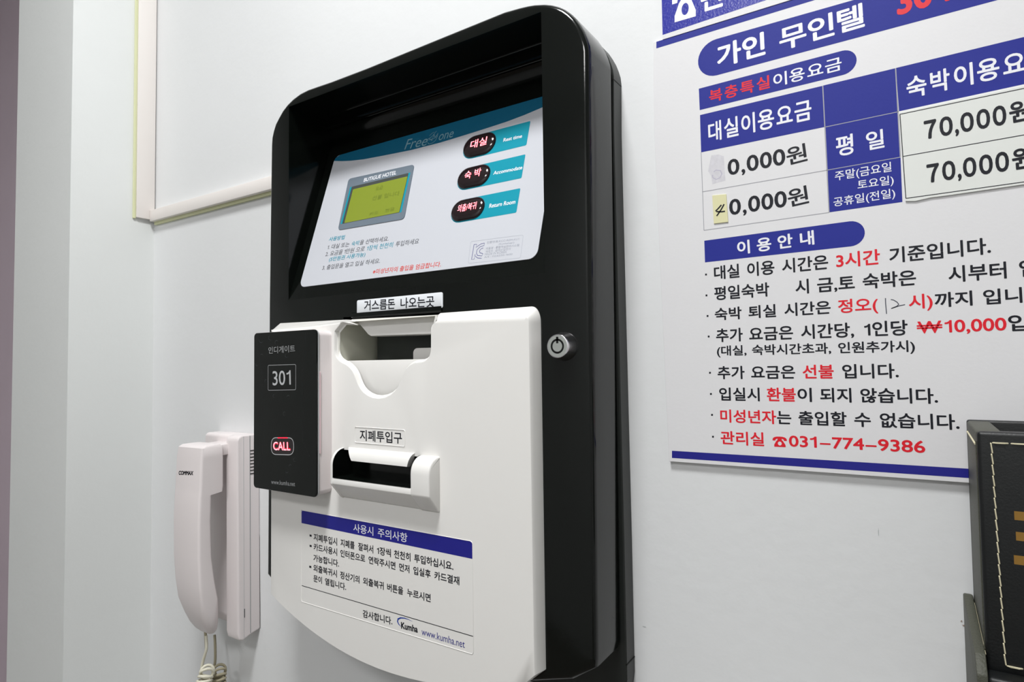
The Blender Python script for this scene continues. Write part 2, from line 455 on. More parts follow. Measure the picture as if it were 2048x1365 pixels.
# shadow gap neck and rear housing
ring_prism('neck', [(x*(.985)-.0125, z*.985) for x, z in body], [(0, .030), (0, .046)], 'black_matt', kiosk, fill=False)
rear = []
for x, z in tp: rear.append((x-.002 if x < -.8 else x+.0005, z-.004))
rear += [(-.4125, .40), (-.4085, -.30), (-.408, -.525), (-.411, -.545), (-.420, -.563), (-.435, -.573), (-.46, -.578), (-1.16, -.578), (-1.20, -.565), (-1.215, -.53), (-1.215, -.40), (-1.226, .30)]
ring_prism('rear_housing', rear, [(0, 0), (0, .033), (.002, .035)], 'black_satin', kiosk, [hole1])
# seams across the side of the rear housing
for px, py in ((1232, 167), (1261, 1322)):
    _, z = at(px, py, .017); bevel_box('seam', -.4125 if py < 500 else -.410, -.4115+.0006 if py < 500 else -.4074, .0, .0345, z-.0010, z+.0010, 'black_matt', kiosk)
# recess liner: tilted floor, curved top
pz = lambda z: DF-TILT*(z-RB)
prof = [(DF, RB), (pz(.545), .545), (.0085, .556), (.012, .566), (.020, .575), (.034, .582), (.06, .5865), (.10, .589), (DF, RT_)]
extrude_x('screen_recess', prof, RL, RR, 'black_gloss', kiosk, closed=False)
for k, (dd, zz) in enumerate(((.055, .586), (.021, .5755))):
    bevel_box('recess_rib', RL, RR, dd-.003, dd+.003, zz-.0045, zz+.002, 'black_gloss', kiosk, .0015, 2)
# screen plate on the tilted floor
tv = Vector((0, TILT, 1)).normalized()
TP = Plane(V(0, DF, RB), tv)
TP = Plane(TP.O+TP.n*.0008, tv)
panel = empty('screen_panel', Vector((0, 0, 0)), None, None); panel.parent = kiosk; panel.location = -world_loc(kiosk)
bpy.data.objects.remove(panel)
a0, b0 = TP.hit(598.5, 575); _, b1 = TP.hit(668.5, 313.5); a1, _ = TP.hit(1076, 500)
def sheet(name, pl, ab, th, m, parent):
    ab = ccw(ab); n = len(ab)
    vs = [pl.pt(a, b, 0) for a, b in ab]+[pl.pt(a, b, th) for a, b in ab]
    fs = [tuple(range(n, 2*n))]+[(i, (i+1) % n, n+(i+1) % n, n+i) for i in range(n)]
    return build(name, vs, fs, m, parent, 30)
plate = sheet('screen_panel', Plane(TP.O-TP.n*.0008, tv), rrect(a0, a1, b0, b1, .0075), .0008, 'panel_film', kiosk)
z3 = zl(3.25, 580, 180); zi = zl(7.877, 640, 420); zk = zl(9.31, 880, 440); zq = zl(5.935, 880, 230); zL = zl(11.37, 690, 340)
# teal header band
low = [(668.2, 322), (684, 322.5), (702.6, 321.7), (727.7, 318.8), (765, 311.8), (821, 300.6), (880, 285.5), (907, 277.4), (947, 265), (980, 254.5), (1015, 243), (1048, 230.5), (1084.6, 215)]
lo = [TP.hit(*p) for p in low]; lo[0] = (a0, lo[0][1])
band = [p for p in lo if p[0] < a1-.0005]
lastb = [p for p in lo if p[0] >= a1-.0005]
lb = lastb[0][1] if lastb else band[-1][1]+.004
upper = [(a1, lb), (a1, b1-.007), (a1-.002, b1-.002), (a1-.0075, b1), (a0+.0075, b1), (a0+.002, b1-.002), (a0, b1-.0055)]
flat('header_band', TP, band+upper, 'teal_dark', plate, .00004)
line(TP, (808.3, 300), (852.5, 291.3), 19.5, [('Free', 808.3, 852.5, 'film_logo')], plate, bold=-.004, shear=.1)
line(TP, (876.5, 281.6), (905.5, 274.5), 11.5, [('one', 876.5, 905.5, 'film_logo')], plate, bold=-.012, shear=.1)
f5 = zl(14.63, 790, 250)
for pts in ([(960, 520), (1000, 560), (1100, 530), (1190, 450), (1240, 340), (1260, 240)], [(950, 470), (960, 420), (1060, 360), (1130, 290), (1180, 220), (1220, 180)],
            [(1010, 320), (1080, 250), (1150, 210)], [(980, 450), (1060, 420), (1150, 400), (1220, 300)], [(1060, 470), (1110, 380), (1140, 300), (1150, 260)],
            [(1150, 290), (1160, 350), (1190, 380), (1240, 270)], [(1000, 400), (1050, 440), (1100, 450)]):
    stroke_px('emblem', TP, [f5(*p) for p in pts], .0005, 'film_logo', plate, .00009)
# instructions on the panel
g, t, r_ = 'grey_ink', 'teal_ink', 'red_print'
line(TP, zi(135, 500), zi(380, 465), 8.4, zruns(zi, [('사용방법', 135, 380, t)]), plate, .012)
line(TP, zi(110, 628), zi(1075, 492), 9.2, zruns(zi, [('1. 대실 또는', 110, 455, g), ('숙박', 490, 612, t), ('을 선택하세요.', 620, 1075, g)]), plate, .002)
line(TP, zi(80, 738), zi(1550, 534), 9.6, zruns(zi, [('2. 요금을 1만원 으로', 80, 695, g), ('1장씩 천천히', 730, 1140, t), ('투입하세요', 1185, 1550, g)]), plate, .002)
line(TP, zi(135, 828), zi(705, 748), 10, zruns(zi, [('(5만원권 사용가능)', 135, 705, t)]), plate, .008)
line(TP, zi(30, 952), zi(940, 842), 9.4, zruns(zi, [('3. 출입문을 열고 입실 하세요.', 30, 940, g)]), plate, .002)
line(TP, zi(825, 1018), zi(1900, 898), 10, zruns(zi, [('※미성년자의 출입을 엄금합니다.', 825, 1900, r_)]), plate, .008)
# certification label
cert = [TP.hit(*zk(*p)) for p in ((575, 405), (1553, 280), (1500, 708), (525, 812))]
stroke('label_border', TP, round_poly(cert, .0018), .00022, 'thin_ink', plate, .00006, True)
for p0, p1, h, s in (((870, 445), (1470, 378), 4.6, '인증번호:KCC-REM-KU1'), ((1090, 478), (1380, 446), 4.2, '(Kumhafree1)'), ((850, 560), (1470, 492), 4.8, '제품명 : 통합객실관리시스템'),
                     ((845, 615), (1315, 562), 4.6, '제조자 : 금하산업전자'), ((830, 665), (1240, 618), 4.4, 'MADE IN KOREA'), ((820, 722), (1345, 664), 4.4, 'A/S : 02)6330-1600')):
    line(TP, zk(*p0), zk(*p1), h, [(s, zk(*p0)[0], zk(*p1)[0], 'thin_ink')], plate, -.004)
K = [[(635, 460), (685, 455), (668, 515), (760, 450), (828, 432), (820, 478), (745, 505), (690, 560), (678, 620), (700, 665), (780, 672), (800, 630), (745, 615), (735, 580), (760, 545), (805, 522)],
     [(635, 460), (588, 743), (635, 735), (650, 672), (700, 710), (775, 716)], [(650, 672), (655, 640)]]
for pts in K: stroke_px('certification_mark', TP, [zk(*p) for p in pts], .00042, 'navy_print', plate, .00007)

# LCD
Lb = [TP.hit(*p) for p in ((698, 358.5), (829.5, 329.5), (809, 438.5), (676.5, 461))]
bez = sheet('lcd_display', TP, round_poly(Lb, .0042), .0006, 'slate', kiosk)
LW = [TP.hit(*p) for p in (zL(165, 385), zL(1432, 92), zL(1250, 985), zL(25, 1215))]
al0 = min(LW[0][0], LW[3][0]); al1 = max(LW[1][0], LW[2][0]); bl0 = (LW[2][1]+LW[3][1])/2; bl1 = (LW[0][1]+LW[1][1])/2
L2 = Plane(TP.O+TP.n*.0006, tv)
for x0, x1 in ((al0-.0022, al0+.0004), (al1-.0006, al1+.0022)):
    flat('teal_edge', L2, rrect(x0, x1, bl0, bl1, .0003, 2), 'teal', bez, .00004)
# dark strip at top and left paints the shade of a sunken glass
fr_v = []; 
o_ = rrect(al0, al1, bl0, bl1, .0012, 3); i_ = rrect(al0+.0032, al1-.0006, bl0+.0004, bl1-.0036, .0008, 3)
flat('painted_glass_shade', L2, o_, 'dark_grey', bez, .00005)
flat('lcd_glass', L2, i_, 'lcd', bez, .0001)
line(TP, zL(430, 285), zL(1170, 112), 7.4, [('BUTIGUE HOTEL', zL(430, 0)[0], zL(1170, 0)[0], 'text_white')], bez, .02, off=.00066)
line(TP, zL(700, 490), zL(860, 450), 7, [('요금', zL(700, 0)[0], zL(860, 0)[0], 'lcd_ink')], bez, .0, off=.00078)
line(TP, zL(560, 720), zL(1240, 590), 8.5, [('선불 입니다', zL(620, 0)[0], zL(1240, 0)[0], 'lcd_ink')], bez, .0, off=.00078)
line(TP, zL(560, 1060), zL(1130, 930), 6.5, [('카드    현금', zL(560, 0)[0], zL(1130, 0)[0], 'lcd_ink')], bez, .0, off=.00078)

# three buttons
BT = [dict(L=(278, 440), R=(668, 290), T=(480, 238), B=(400, 500), tr=(1064, 117), br=(1030, 358), en='Rest time', e0=(750, 322), e1=(972, 272), eh=7, ko='대실', k0=(380, 432), k1=(575, 378), kh=15.5),
      dict(L=(212, 800), R=(602, 670), T=(440, 610), B=(330, 872), tr=(1008, 503), br=(970, 752), en='Accommodate', e0=(632, 714), e1=(975, 646), eh=7.2, ko='숙 박', k0=(312, 795), k1=(505, 748), kh=15.5),
      dict(L=(138, 1180), R=(535, 1062), T=(370, 995), B=(260, 1260), tr=(946, 906), br=(910, 1163), en='Return Room', e0=(582, 1108), e1=(892, 1056), eh=8.2, ko='외출/복귀', k0=(230, 1182), k1=(450, 1142), kh=14.5)]
for q in BT:
    l, r2, tt, bb = (TP.hit(*zq(*q[k])) for k in ('L', 'R', 'T', 'B'))
    cx, cz = (l[0]+r2[0])/2, (tt[1]+bb[1])/2; hw, hh = (r2[0]-l[0])/2, (tt[1]-bb[1])/2
    trc = TP.hit(*zq(*q['tr'])); brc = TP.hit(*zq(*q['br']))
    # domed black button
    rings = []; n = 44; vs = []; fs = []
    base = rrect(-hw, hw, -hh, hh, hh*.98, 10); n = len(base)
    for k in range(7):
        s = [1, 1, .97, .88, .7, .4, .12][k]; off = [0, .0006, .0013, .0021, .0028, .0032, .0033][k]
        for a, b in base: vs.append(TP.pt(cx+(a if abs(a) < 1e-9 else math.copysign(max(0, abs(a)-hh*(1-s)), a)) if k < 6 else cx+a*.55, cz+b*s, off))
    for k in range(6):
        for i in range(n): fs.append((k*n+i, k*n+(i+1) % n, (k+1)*n+(i+1) % n, (k+1)*n+i))
    fs.append(tuple(range(6*n, 7*n)))
    btn = build('button', vs, fs, 'dome', kiosk, 50)
    bt_, bb_ = cz+hh+.0007, cz-hh-.0011
    tagp = [(cx-hw+hh, bt_), (brc[0], bt_), (brc[0], bb_)] ; R = (bt_-bb_)/2; cc = (bt_+bb_)/2; cxl = cx-hw-.0008+R
    arc = [(cxl+R*math.cos(math.radians(270-18*k)), cc+R*math.sin(math.radians(270-18*k))) for k in range(11)]
    trr = (trc[0]+brc[0])/2; rr = .001
    poly = [(trr, bt_-rr), (trr-rr*.3, bt_-rr*.3), (trr-rr, bt_)]+[(cxl, bt_)]+arc[::-1][1:]+[(trr-rr, bb_), (trr-rr*.3, bb_+rr*.3), (trr, bb_+rr)]
    flat('button_tag', TP, poly, 'teal', btn, .00008)
    line(TP, zq(*q['e0']), zq(*q['e1']), q['eh'], [(q['en'], zq(*q['e0'])[0], zq(*q['e1'])[0], 'text_white')], btn, .022, off=.00014)
    line(TP, zq(*q['k0']), zq(*q['k1']), q['kh'], [(q['ko'], zq(*q['k0'])[0], zq(*q['k1'])[0], 'led')], btn, .02, off=.0034)
    line(TP, zq(*q['k0']), zq(*q['k1']), q['kh'], [(q['ko'], zq(*q['k0'])[0], zq(*q['k1'])[0], 'led_core')], btn, 0, off=.0035)

# sign over the change outlet
z5 = zl(2.967, 640, 560)
PB = wallp(DF+.0016)
c = [at(*z5(*p), DF+.0016) for p in ((218, 120), (727, 75), (727, 168), (218, 205))]
sx0, sx1 = c[0][0], c[1][0]; st = (c[0][1]+c[1][1])/2; sb = (c[2][1]+c[3][1])/2
sign = ring_prism('outlet_sign', rrect(sx0, sx1, sb, st, .004, 4), [(0, DF-.001), (0, DF+.0012), (.0007, DF+.0016)], 'white_plate', kiosk)
line(PB, z5(262, 184), z5(678, 160), 20.5, zruns(z5, [('거스름돈', 262, 445, 'black_ink'), ('나오는곳', 478, 678, 'black_ink')]), sign, .014)
# lip between sign and outlet
hA = at(704, 641, DF); hB = at(877, 631, DF)
extrude_x('outlet_lip', [(DF-.004, hA[1]+.018), (DF+.002, hA[1]+.014), (DF+.003, hA[1]+.006), (DF-.004, hA[1]+.003)], at(704, 641, DF)[0], at(884, 631, DF)[0], 'black_gloss', kiosk)
# white hood behind the notch
D2 = DF+.001
hood = [at(*p, D2) for p in ((702, 638.5), (887, 628.8), (887, 668), (741, 673), (736, 670), (718, 648.5), (702, 650))]
ring_prism('outlet_hood', hood, [(0, DF-.03), (0, DF-.002), (.0012, DF+.001)], 'white_gloss', kiosk)
# cavity: side wall, dark back, ledge
X0, X1 = CAVL-.0008, CAVR+.008
zled = at(740, 721, .137)[1]
CF = .1475
build('outlet_cavity', [V(X0, CF, CAVB), V(X0, .039, CAVB), V(X0, .039, CAVT), V(X0, CF, CAVT-.012), V(X1, CF, CAVB), V(X1, .039, CAVB), V(X1, .039, CAVT), V(X1, CF, CAVT-.012)],
      [(0, 1, 2, 3), (7, 6, 5, 4), (3, 2, 6, 7), (4, 5, 1, 0)], 'inner_light', kiosk, 0, False)
build('outlet_back', [V(X0, .0392, CAVB), V(X1, .0392, CAVB), V(X1, .0392, CAVT), V(X0, .0392, CAVT)], [(0, 1, 2, 3)], 'dark_grey', kiosk, 0, False)
bevel_box('outlet_roller', X0+.012, X1, .040, .052, zled-.05, zled+.062, 'dark_grey', kiosk, .002, 2)
bevel_box('outlet_tray', X0+.0005, X1-.001, .126, .138, CAVB+.002, zled, 'white_gloss', kiosk, .0015, 2)
tb = at(825, 697, .10)
bt = ring_prism('outlet_tab', rrect(tb[0], X1-.002, zled-.01, tb[1], .010, 5), [(0, .088), (0, .098), (.001, .099)], 'white_gloss', kiosk)

# white lower cover
ko = .009, .019
kn = .0055, .0055
zz = zl(6.823, 640, 610)
ztop = at(1040, 615.5, DF)[1]
cv = []
def add(p, d, k): x, z = at(*p, d); cv.append((x, z, k[0]/.009, k[1]/.009))
add((550.8, 661), DF, ko); add((562.6, 647), DF, ko); add((695, 639.8), DF, (.006, .008))
add((701, 640), DF+.003, (.003, .004)); add((711, 644), DF+.008, (.002, .003))
for p in ((712, 650.5), (689.8, 649.8), (676.6, 665.7), (675.9, 699.4), (677.3, 706.8), (680.3, 712.8), (684.3, 717.5), (689.1, 720.7), (696, 724), (702, 728), (707.5, 733.5), (712, 739.5), (716.2, 748), (719.5, 757), (723, 766), (727.5, 774), (733, 780.5), (741, 786.2), (750, 790), (761, 791.3), (772, 789.5),
          (782, 785), (790, 778), (796, 769.5), (800.5, 760), (804.5, 749), (808.5, 739), (813, 732.5), (819.5, 726.5), (828, 721.8), (836, 720), (845, 719.3), (852, 716.5), (856.5, 712), (859, 706), (860.2, 699), (860.3, 675), (860.3, 656), (861.5, 652), (864, 647.5), (870, 638)):
    add(p, .150, kn); cv[-1] = cv[-1]+(.1455,)
add((876, 629.5), DF+.004, (.006, .01)); add((883, 626.8), DF, (.004, .015))
x1c, z1c = at(1081.5, 622, DF)
cv += [(x1c-.016+.016*math.sin(math.radians(a)), ztop-.0275+.0275*math.cos(math.radians(a)), 1, ko[1]/.009) for a in range(0, 91, 10)]
cv += [ (x1c, -.45, .85, 1), (x1c, -.4915, .85, -.6)]
XL_c = -1.1885; xm = (x1c+XL_c)/2; hwid = (x1c-XL_c)/2; sag = .072; Rr = (hwid**2+sag**2)/(2*sag)
for i in range(1, 25):
    u = 1-2*i/25; x = xm+hwid*u; z = -.5725+(.0675 if u > 0 else .0775)*u*u; cv.append((x, z, .3, .1))
cv += [(XL_c, -.494, .3, .1), (XL_c, -.40, .3, .3), (XL_c, at(550.8, 661, DF)[1]-.012, .3, 1)]
slp = zl(8.533, 640, 880)
sL = at(664.5, 950, .185)[0]; sR = at(819.5, 950, .185)[0]; sB = at(664, 957, .185)[1]; sBr = at(818.5, 977.5, .185)[1]
sT = at(690, 900, .155)[1]; sCR = at(857.5, 960, .185)[0]; sCL = sL-.007
sB = (sB+sBr)/2
hole3 = [(sL, sB), (sR, sB), (sR, sT), (sL, sT)]
cover = ring_prism('white_cover', cv, [(-.0001, DF-.002), (0, .1345), (.0066, .1475), (.0084, .1530), (.0100, .1547), (.0122, DC)], 'white_gloss', kiosk, [hole3])
# bill slot label
ZP = wallp(DC)
c = [at(*z5(*p), DC) for p in ((207, 870), (507, 890), (507, 992), (207, 967))]
lx0, lx1 = (c[0][0]+c[3][0])/2, (c[1][0]+c[2][0])/2; lt = (c[0][1]+c[1][1])/2; lbm = (c[2][1]+c[3][1])/2
def groove(name, x0, x1, z0, z1, r, par, w=.0016, hgt=.0012):
    o1 = ccw(rrect(x0, x1, z0, z1, r, 5)); o2 = ccw(rrect(x0+w, x1-w, z0+w, z1-w, r*.7, 5)); mid = ccw(rrect(x0+w/2, x1-w/2, z0+w/2, z1-w/2, r*.85, 5))
    n = len(o1); vs = [V(*(p[0], DC+.00005, p[1])) for p in o1]+[V(p[0], DC+hgt, p[1]) for p in mid]+[V(p[0], DC+.00005, p[1]) for p in o2]
    fs = [(k*n+i, k*n+(i+1) % n, (k+1)*n+(i+1) % n, (k+1)*n+i) for k in (0, 1) for i in range(n)]
    return build(name, vs, fs, 'white_gloss', par, 60)
slab_ = groove('slot_label', lx0, lx1, lbm, lt, .004, kiosk)
line(ZP, z5(237, 955), z5(487, 975), 22, zruns(z5, [('지폐투입구', 237, 487, 'black_ink')]), slab_, .014)

# bill slot bezel: rounded cheeks and lower lip
p_ = .030; rr_ = .030
def cheek(zb): 
    pr = [(DC-.002, sT+.004)]
    for k in range(9):
        t = math.radians(90-90*k/8); pr.append((DC+p_-rr_+rr_*math.cos(t)*1.0, sT-rr_+.004+rr_*math.sin(t)))
    return pr+[(DC+p_, sB-.012), (DC+.004, sB-.042), (DC-.002, sB-.044)]
slot = extrude_x('bill_slot', [(DC-.002, sB), (DC+p_-.001, sB), (DC+p_-.0005, sB-.011), (DC+.004, sB-.040), (DC-.002, sB-.042)], sL-.003, sR+.003, 'white_gloss', kiosk, bev=.0012, seg=2)
extrude_x('slot_cheek', cheek(0), sR, sCR, 'white_gloss', slot, bev=.0035, seg=3)
extrude_x('slot_cheek', cheek(0), sCL, sL, 'white_gloss', slot, bev=.0025, seg=3)
# black mouth lining
mo = cheek(0)[1:10]
e = .0004
vs = []; ml = [(.134, sB+.001)]+[(DC+p_-.0006, sB+.001)]+[(d-.0006, z-.0006) for d, z in mo[::-1]]+[(.134, sT+.003)]
n = len(ml)
for X in (sL+e, sR-e): vs += [V(X, d, z) for d, z in ml]
build('slot_mouth', vs+[V(sL, .1345, sB-.01), V(sR, .1345, sB-.01), V(sR, .1345, sT+.01), V(sL, .1345, sT+.01)],
      [tuple(range(n)), tuple(range(2*n-1, n-1, -1)), (0, n, n+1, 1), (2*n, 2*n+1, 2*n+2, 2*n+3)], 'black_gloss', slot, 0, False)
# hood over the mouth
h0, h1 = at(*slp(485, 170), DC)[0], at(*slp(1625, 300), DC)[0]
hb0, hb1 = at(*slp(540, 365), .170)[0], at(*slp(1490, 462), .170)[0]; hzb = (at(*slp(540, 362), .170)[1]+at(*slp(1490, 460), .170)[1])/2
vs = []; prof_h = []
N = 9
for k in range(N):
    t = k/(N-1); ang = math.radians(90*t)
    d = DC-.001+.017*math.sin(ang); z = sT+.006-(sT+.006-hzb)*(1-math.cos(ang))**.9 if k else sT+.006
    xa = h0+(hb0-h0)*t; xb = h1+(hb1-h1)*t
    prof_h.append((d, z, xa, xb))
prof_h.append((DC-.001+.010, hzb-.001, hb0, hb1)); prof_h.append((DC-.001, hzb+.004, hb0, hb1))
n = len(prof_h)
vs = [V(xa, d, z) for d, z, xa, xb in prof_h]+[V(xb, d, z) for d, z, xa, xb in prof_h]
fs = [(i, i+1, n+i+1, n+i) for i in range(n-1)]+[tuple(range(n)), tuple(range(2*n-1, n-1, -1))]
build('slot_hood', vs, fs, 'white_gloss', slot, 50)

# caution label
zh = zl(4.403, 590, 1010)
ca = [ZP.hit(*zh(*p)) for p in ((60, 48), (1572, 320), (1570, 1325), (48, 852))]
cax0, cax1 = (ca[0][0]+ca[3][0])/2, (ca[1][0]+ca[2][0])/2; cat_, cab = (ca[0][1]+ca[1][1])/2, (ca[2][1]+ca[3][1])/2
caut = groove('caution_label', cax0/S, cax1/S, cab/S, cat_/S, .006, kiosk, .0014, .0008)
q = [ZP.hit(*zh(*p)) for p in ((67, 164), (67, 50), (1572, 328), (1571, 480))]
yb = (q[0][1]+q[3][1])/2
flat('label_band', ZP, [(cax0+.0004, q[0][1]), (cax0+.0004, q[1][1]), (cax1-.003, q[2][1]+.0001), (cax1-.0009, q[2][1]-.0008), (cax1-.0004, q[2][1]-.003), (cax1-.0004, q[3][1])], 'label_blue', caut, .00006)
stroke_px('label_rule', ZP, [zh(60, 713), zh(1573, 1162)], .0006, 'black_ink', caut, .00007)
k_ = 'black_ink'
line(ZP, zh(515, 240), zh(990, 335), 17.5, zruns(zh, [('사용시', 515, 690, 'text_white'), ('주의사항', 730, 990, 'text_white')]), caut, .006, off=.00012)
line(ZP, zh(165, 318), zh(1395, 582), 15, zruns(zh, [('지폐투입시', 165, 372, k_), ('지폐를', 402, 525, k_), ('잘펴서', 557, 690, k_), ('1장씩', 722, 845, k_), ('천천히', 873, 1018, k_), ('투입하십시요.', 1050, 1395, k_)]), caut, .02)
line(ZP, zh(165, 402), zh(1448, 712), 14.6, zruns(zh, [('카드사용시', 165, 372, k_), ('인터폰으로', 400, 618, k_), ('연락주시면', 648, 885, k_), ('먼저', 918, 1008, k_), ('입실후', 1043, 1195, k_), ('카드결재', 1228, 1448, k_)]), caut, .02)
line(ZP, zh(163, 498), zh(388, 552), 14.3, zruns(zh, [('가능합니다.', 163, 388, k_)]), caut, .02)
line(ZP, zh(163, 588), zh(1195, 862), 14.6, zruns(zh, [('외출복귀시', 163, 370, k_), ('정산기의', 398, 568, k_), ('외출복귀', 600, 782, k_), ('버튼을', 812, 953, k_), ('누르시면', 988, 1195, k_)]), caut, .02)
line(ZP, zh(163, 678), zh(450, 758), 14, zruns(zh, [('문이', 163, 238, k_), ('열립니다.', 265, 450, k_)]), caut, .02)
line(ZP, zh(598, 992), zh(858, 1062), 15.5, zruns(zh, [('감사합니다.', 598, 858, k_)]), caut, .02)
line(ZP, zh(935, 1092), zh(1082, 1130), 13.5, zruns(zh, [('Kumha', 935, 1082, k_)]), caut, .035)
line(ZP, zh(1115, 1147), zh(1495, 1264), 14, zruns(zh, [('www.kumha.net', 1115, 1495, 'label_blue')]), caut, -.004)
for bx, by in ((138, 271), (138, 362), (135, 546)):
    flat_px('bullet', ZP, [zh(bx-9, by-9), zh(bx+9, by-5), zh(bx+9, by+13), zh(bx-9, by+9)], k_, caut, .00007)
sw = [(935, 1075), (915, 1055), (903, 1030), (908, 1008), (930, 998), (965, 1000), (1000, 1012), (1035, 1030)]
stroke_px('logo_arc', ZP, [zh(*p) for p in sw], [.0002, .0009, .0013, .0014, .0011, .0008, .0005, .0001], 'swoosh', caut, .00007)

# tubular lock
lc = at(1128.5, 691.5, DF+.001); lf = at(1114.3, 694.8, DF+.023)
lx, lz = (lc[0]+lf[0])/2, (lc[1]+lf[1])/2
lock = rot_ring('lock', (lx, lz), [(.0234, DF-.002), (.0234, DF+.0015), (.0228, DF+.004), (.0195, DF+.0195), (.0192, DF+.0215), (.0186, DF+.0228), (.0176, DF+.0232)], 'chrome', kiosk)
LP = wallp(DF+.0232); lxm, lzm = lx*S, lz*S
flat('lock_face', LP, [(lxm+.0172*S*math.cos(t*math.pi/20), lzm+.0172*S*math.sin(t*math.pi/20)) for t in range(40)], 'chrome_face', lock, .00005)
stroke('key_slot', LP, [(lxm+.0103*S*math.cos(t*math.pi/18), lzm+.0103*S*math.sin(t*math.pi/18)) for t in range(36)], .0032*S, 'black_matt', lock, .0001, True)
flat('key_notch', LP, [(lxm-.0020*S, lzm+.0045*S), (lxm+.0020*S, lzm+.0045*S), (lxm+.0020*S, lzm+.0150*S), (lxm-.0020*S, lzm+.0150*S)], 'black_matt', lock, .0001)

# ------------------------------------------------------------------ call box on the cover
DB = .194
BP = wallp(DB)
bl = at(507.5, 830, DB)[0]; br_ = at(632.5, 830, DB)[0]
bt1 = (at(512, 667.5, DB)[1]+at(627, 658.3, DB)[1])/2; bb1 = (at(512, 979, DB)[1]+at(627, 992.5, DB)[1])/2
callbox = empty('call_box', V((bl+br_)/2, DC, bb1), 'black-fronted call box reading 301 on left edge of the white kiosk cover', 'call box')
ring_prism('housing', rrect(bl+.004, br_-.0005, bb1+.002, bt1-.002, .011, 6), [(-.0005, DC), (0, .157), (0, .186), (.001, .1875)], 'pink_white', callbox, back=True)
ring_prism('edge_band', rrect(bl+.001, br_+.0008, bb1+.0005, bt1-.0005, .010, 6), [(.001, .1865), (0, .1875), (0, .1895)], 'silver_ink', callbox, back=True)
fp = ring_prism('front_plate', rrect(bl, br_, bb1, bt1, .009, 6), [(.0005, .1895), (0, .1903), (0, .193), (.0007, .194)], 'black_gloss', callbox, back=True)
bevel_box('side_window', br_-.001, br_+.0012, .1835, .1865, bb1+.085, bt1-.085, 'painted_pink_light', callbox, .0005, 1)
z7 = zl(3.69, 500, 640)
line(BP, z7(137, 252), z7(333, 238), 13.8, zruns(z7, [('인디게이트', 137, 333, 'dim_silver')]), fp, .006)
line(BP, z7(168, 486), z7(302, 480), 28.8, zruns(z7, [('301', 168, 302, 'silver_ink')]), fp, .006)
line(BP, z7(157, 1212), z7(333, 1230), 8.8, zruns(z7, [('www.kumha.net', 157, 333, 'dim_silver')]), fp, .0)
fr = [BP.hit(*z7(*p)) for p in ((134, 336), (338, 330), (338, 517), (134, 521))]
stroke('number_frame', BP, round_poly(fr, .0016), .00055, 'dim_silver', fp, .00007, True)
cl_ = [BP.hit(*z7(*p)) for p in ((157, 871), (323, 872), (323, 998), (157, 994))]
cb = flat('call_button', BP, round_poly(cl_, .0072, 8), 'dome', callbox, .00005)
stroke('button_rim', BP, round_poly(cl_, .0072, 8), .0007, 'silver_ink', cb, .0001, True)
stroke_px('rim_glow', BP, [z7(205, 872), z7(240, 871.5), z7(278, 872)], .0009, 'led', cb, .00015)
line(BP, z7(172, 963), z7(300, 966), 16.8, zruns(z7, [('CALL', 172, 300, 'led')]), cb, .05, off=.00012)
line(BP, z7(172, 963), z7(300, 966), 16.8, zruns(z7, [('CALL', 174, 298, 'led_core')]), cb, .0, off=.0002)
# faint scrollwork printed on the plate
import random
random.seed(7)
for cx, cy, sc, ph in ((80, 150, 24, 0), (150, 130, 22, 1), (200, 165, 20, 2.2), (90, 265, 16, 3), (270, 262, 18, .6), (180, 560, 16, 1.4), (285, 570, 16, 2.6), (258, 690, 20, 1.57), (50, 330, 14, .4),
                       (120, 450, 14, 2), (330, 1030, 18, 1), (300, 1080, 16, 2.4), (270, 1120, 14, 0)):
    pts = []
    for k in range(12):
        t = k/11*3.6; rr = sc*(1-.6*k/11); pts.append(z7(cx+rr*math.cos(t+ph)*.9, cy+rr*math.sin(t+ph)))
    stroke_px('scrollwork', BP, pts, [.0001+.0005*math.sin(math.pi*k/11) for k in range(12)], 'etch', fp, .00005)
stroke_px('scrollwork', BP, [z7(62, 110), z7(65, 250), z7(92, 420), z7(92, 1000), z7(70, 1150)], .00014, 'etch', fp, .00005)
stroke_px('scrollwork', BP, [z7(408, 90), z7(414, 340), z7(386, 372), z7(390, 900), z7(440, 1010)], .00014, 'etch', fp, .00005)

# ------------------------------------------------------------------ wall intercom
phone = empty('intercom_phone', V(-1.52, 0, -.69), 'white wall intercom with handset on its cradle, left of the kiosk', 'intercom')
zbt = at(488, 874, .06)[1]
base = extrude_x('base', [(0, zbt), (.050, zbt), (.060, zbt-.004), (.064, zbt-.012), (.064, -.675), (.060, -.692), (.050, -.697), (.030, -.689), (0, -.683)], -1.498, -1.446, 'pink_white', phone, bev=.0045, seg=4)
extrude_x('cradle', [(0, zbt), (.036, zbt), (.042, zbt-.006), (.042, zbt-.20), (.030, zbt-.24), (.030, -.60), (.040, -.65), (.036, -.672), (0, -.672)], -1.632, -1.496, 'pink_white', phone, bev=.004, seg=3)
extrude_x('cradle_rest', [(.038, zbt-.020), (.084, zbt-.022), (.084, zbt-.050), (.038, zbt-.050)], -1.57, -1.488, 'pink_white', phone, bev=.003, seg=2)
for dd in (.029,):
    bevel_box('seam', -1.447, -1.4454, dd-.0007, dd+.0007, -.684, zbt-.003, 'dim_silver', base)
bevel_box('seam', -1.447, -1.4455, .0470, .0476, -.69, zbt-.003, 'silver_ink', base)
zp = zl(8.53, 340, 850)
for k in range(8):
    y = 850+(428+k*55.5)/8.53
    z = at(496.5, y, .016)[1]
    bevel_box('vent_slot', -1.4468, -1.4450, 0.0175, .0290, z-.0011, z+.0011, 'black_matt', base)
z = at(482, 1226, .047)[1]
bevel_box('screw_slit', -1.4468, -1.4450, .0455, .0468, z-.011, z+.011, 'black_matt', base)
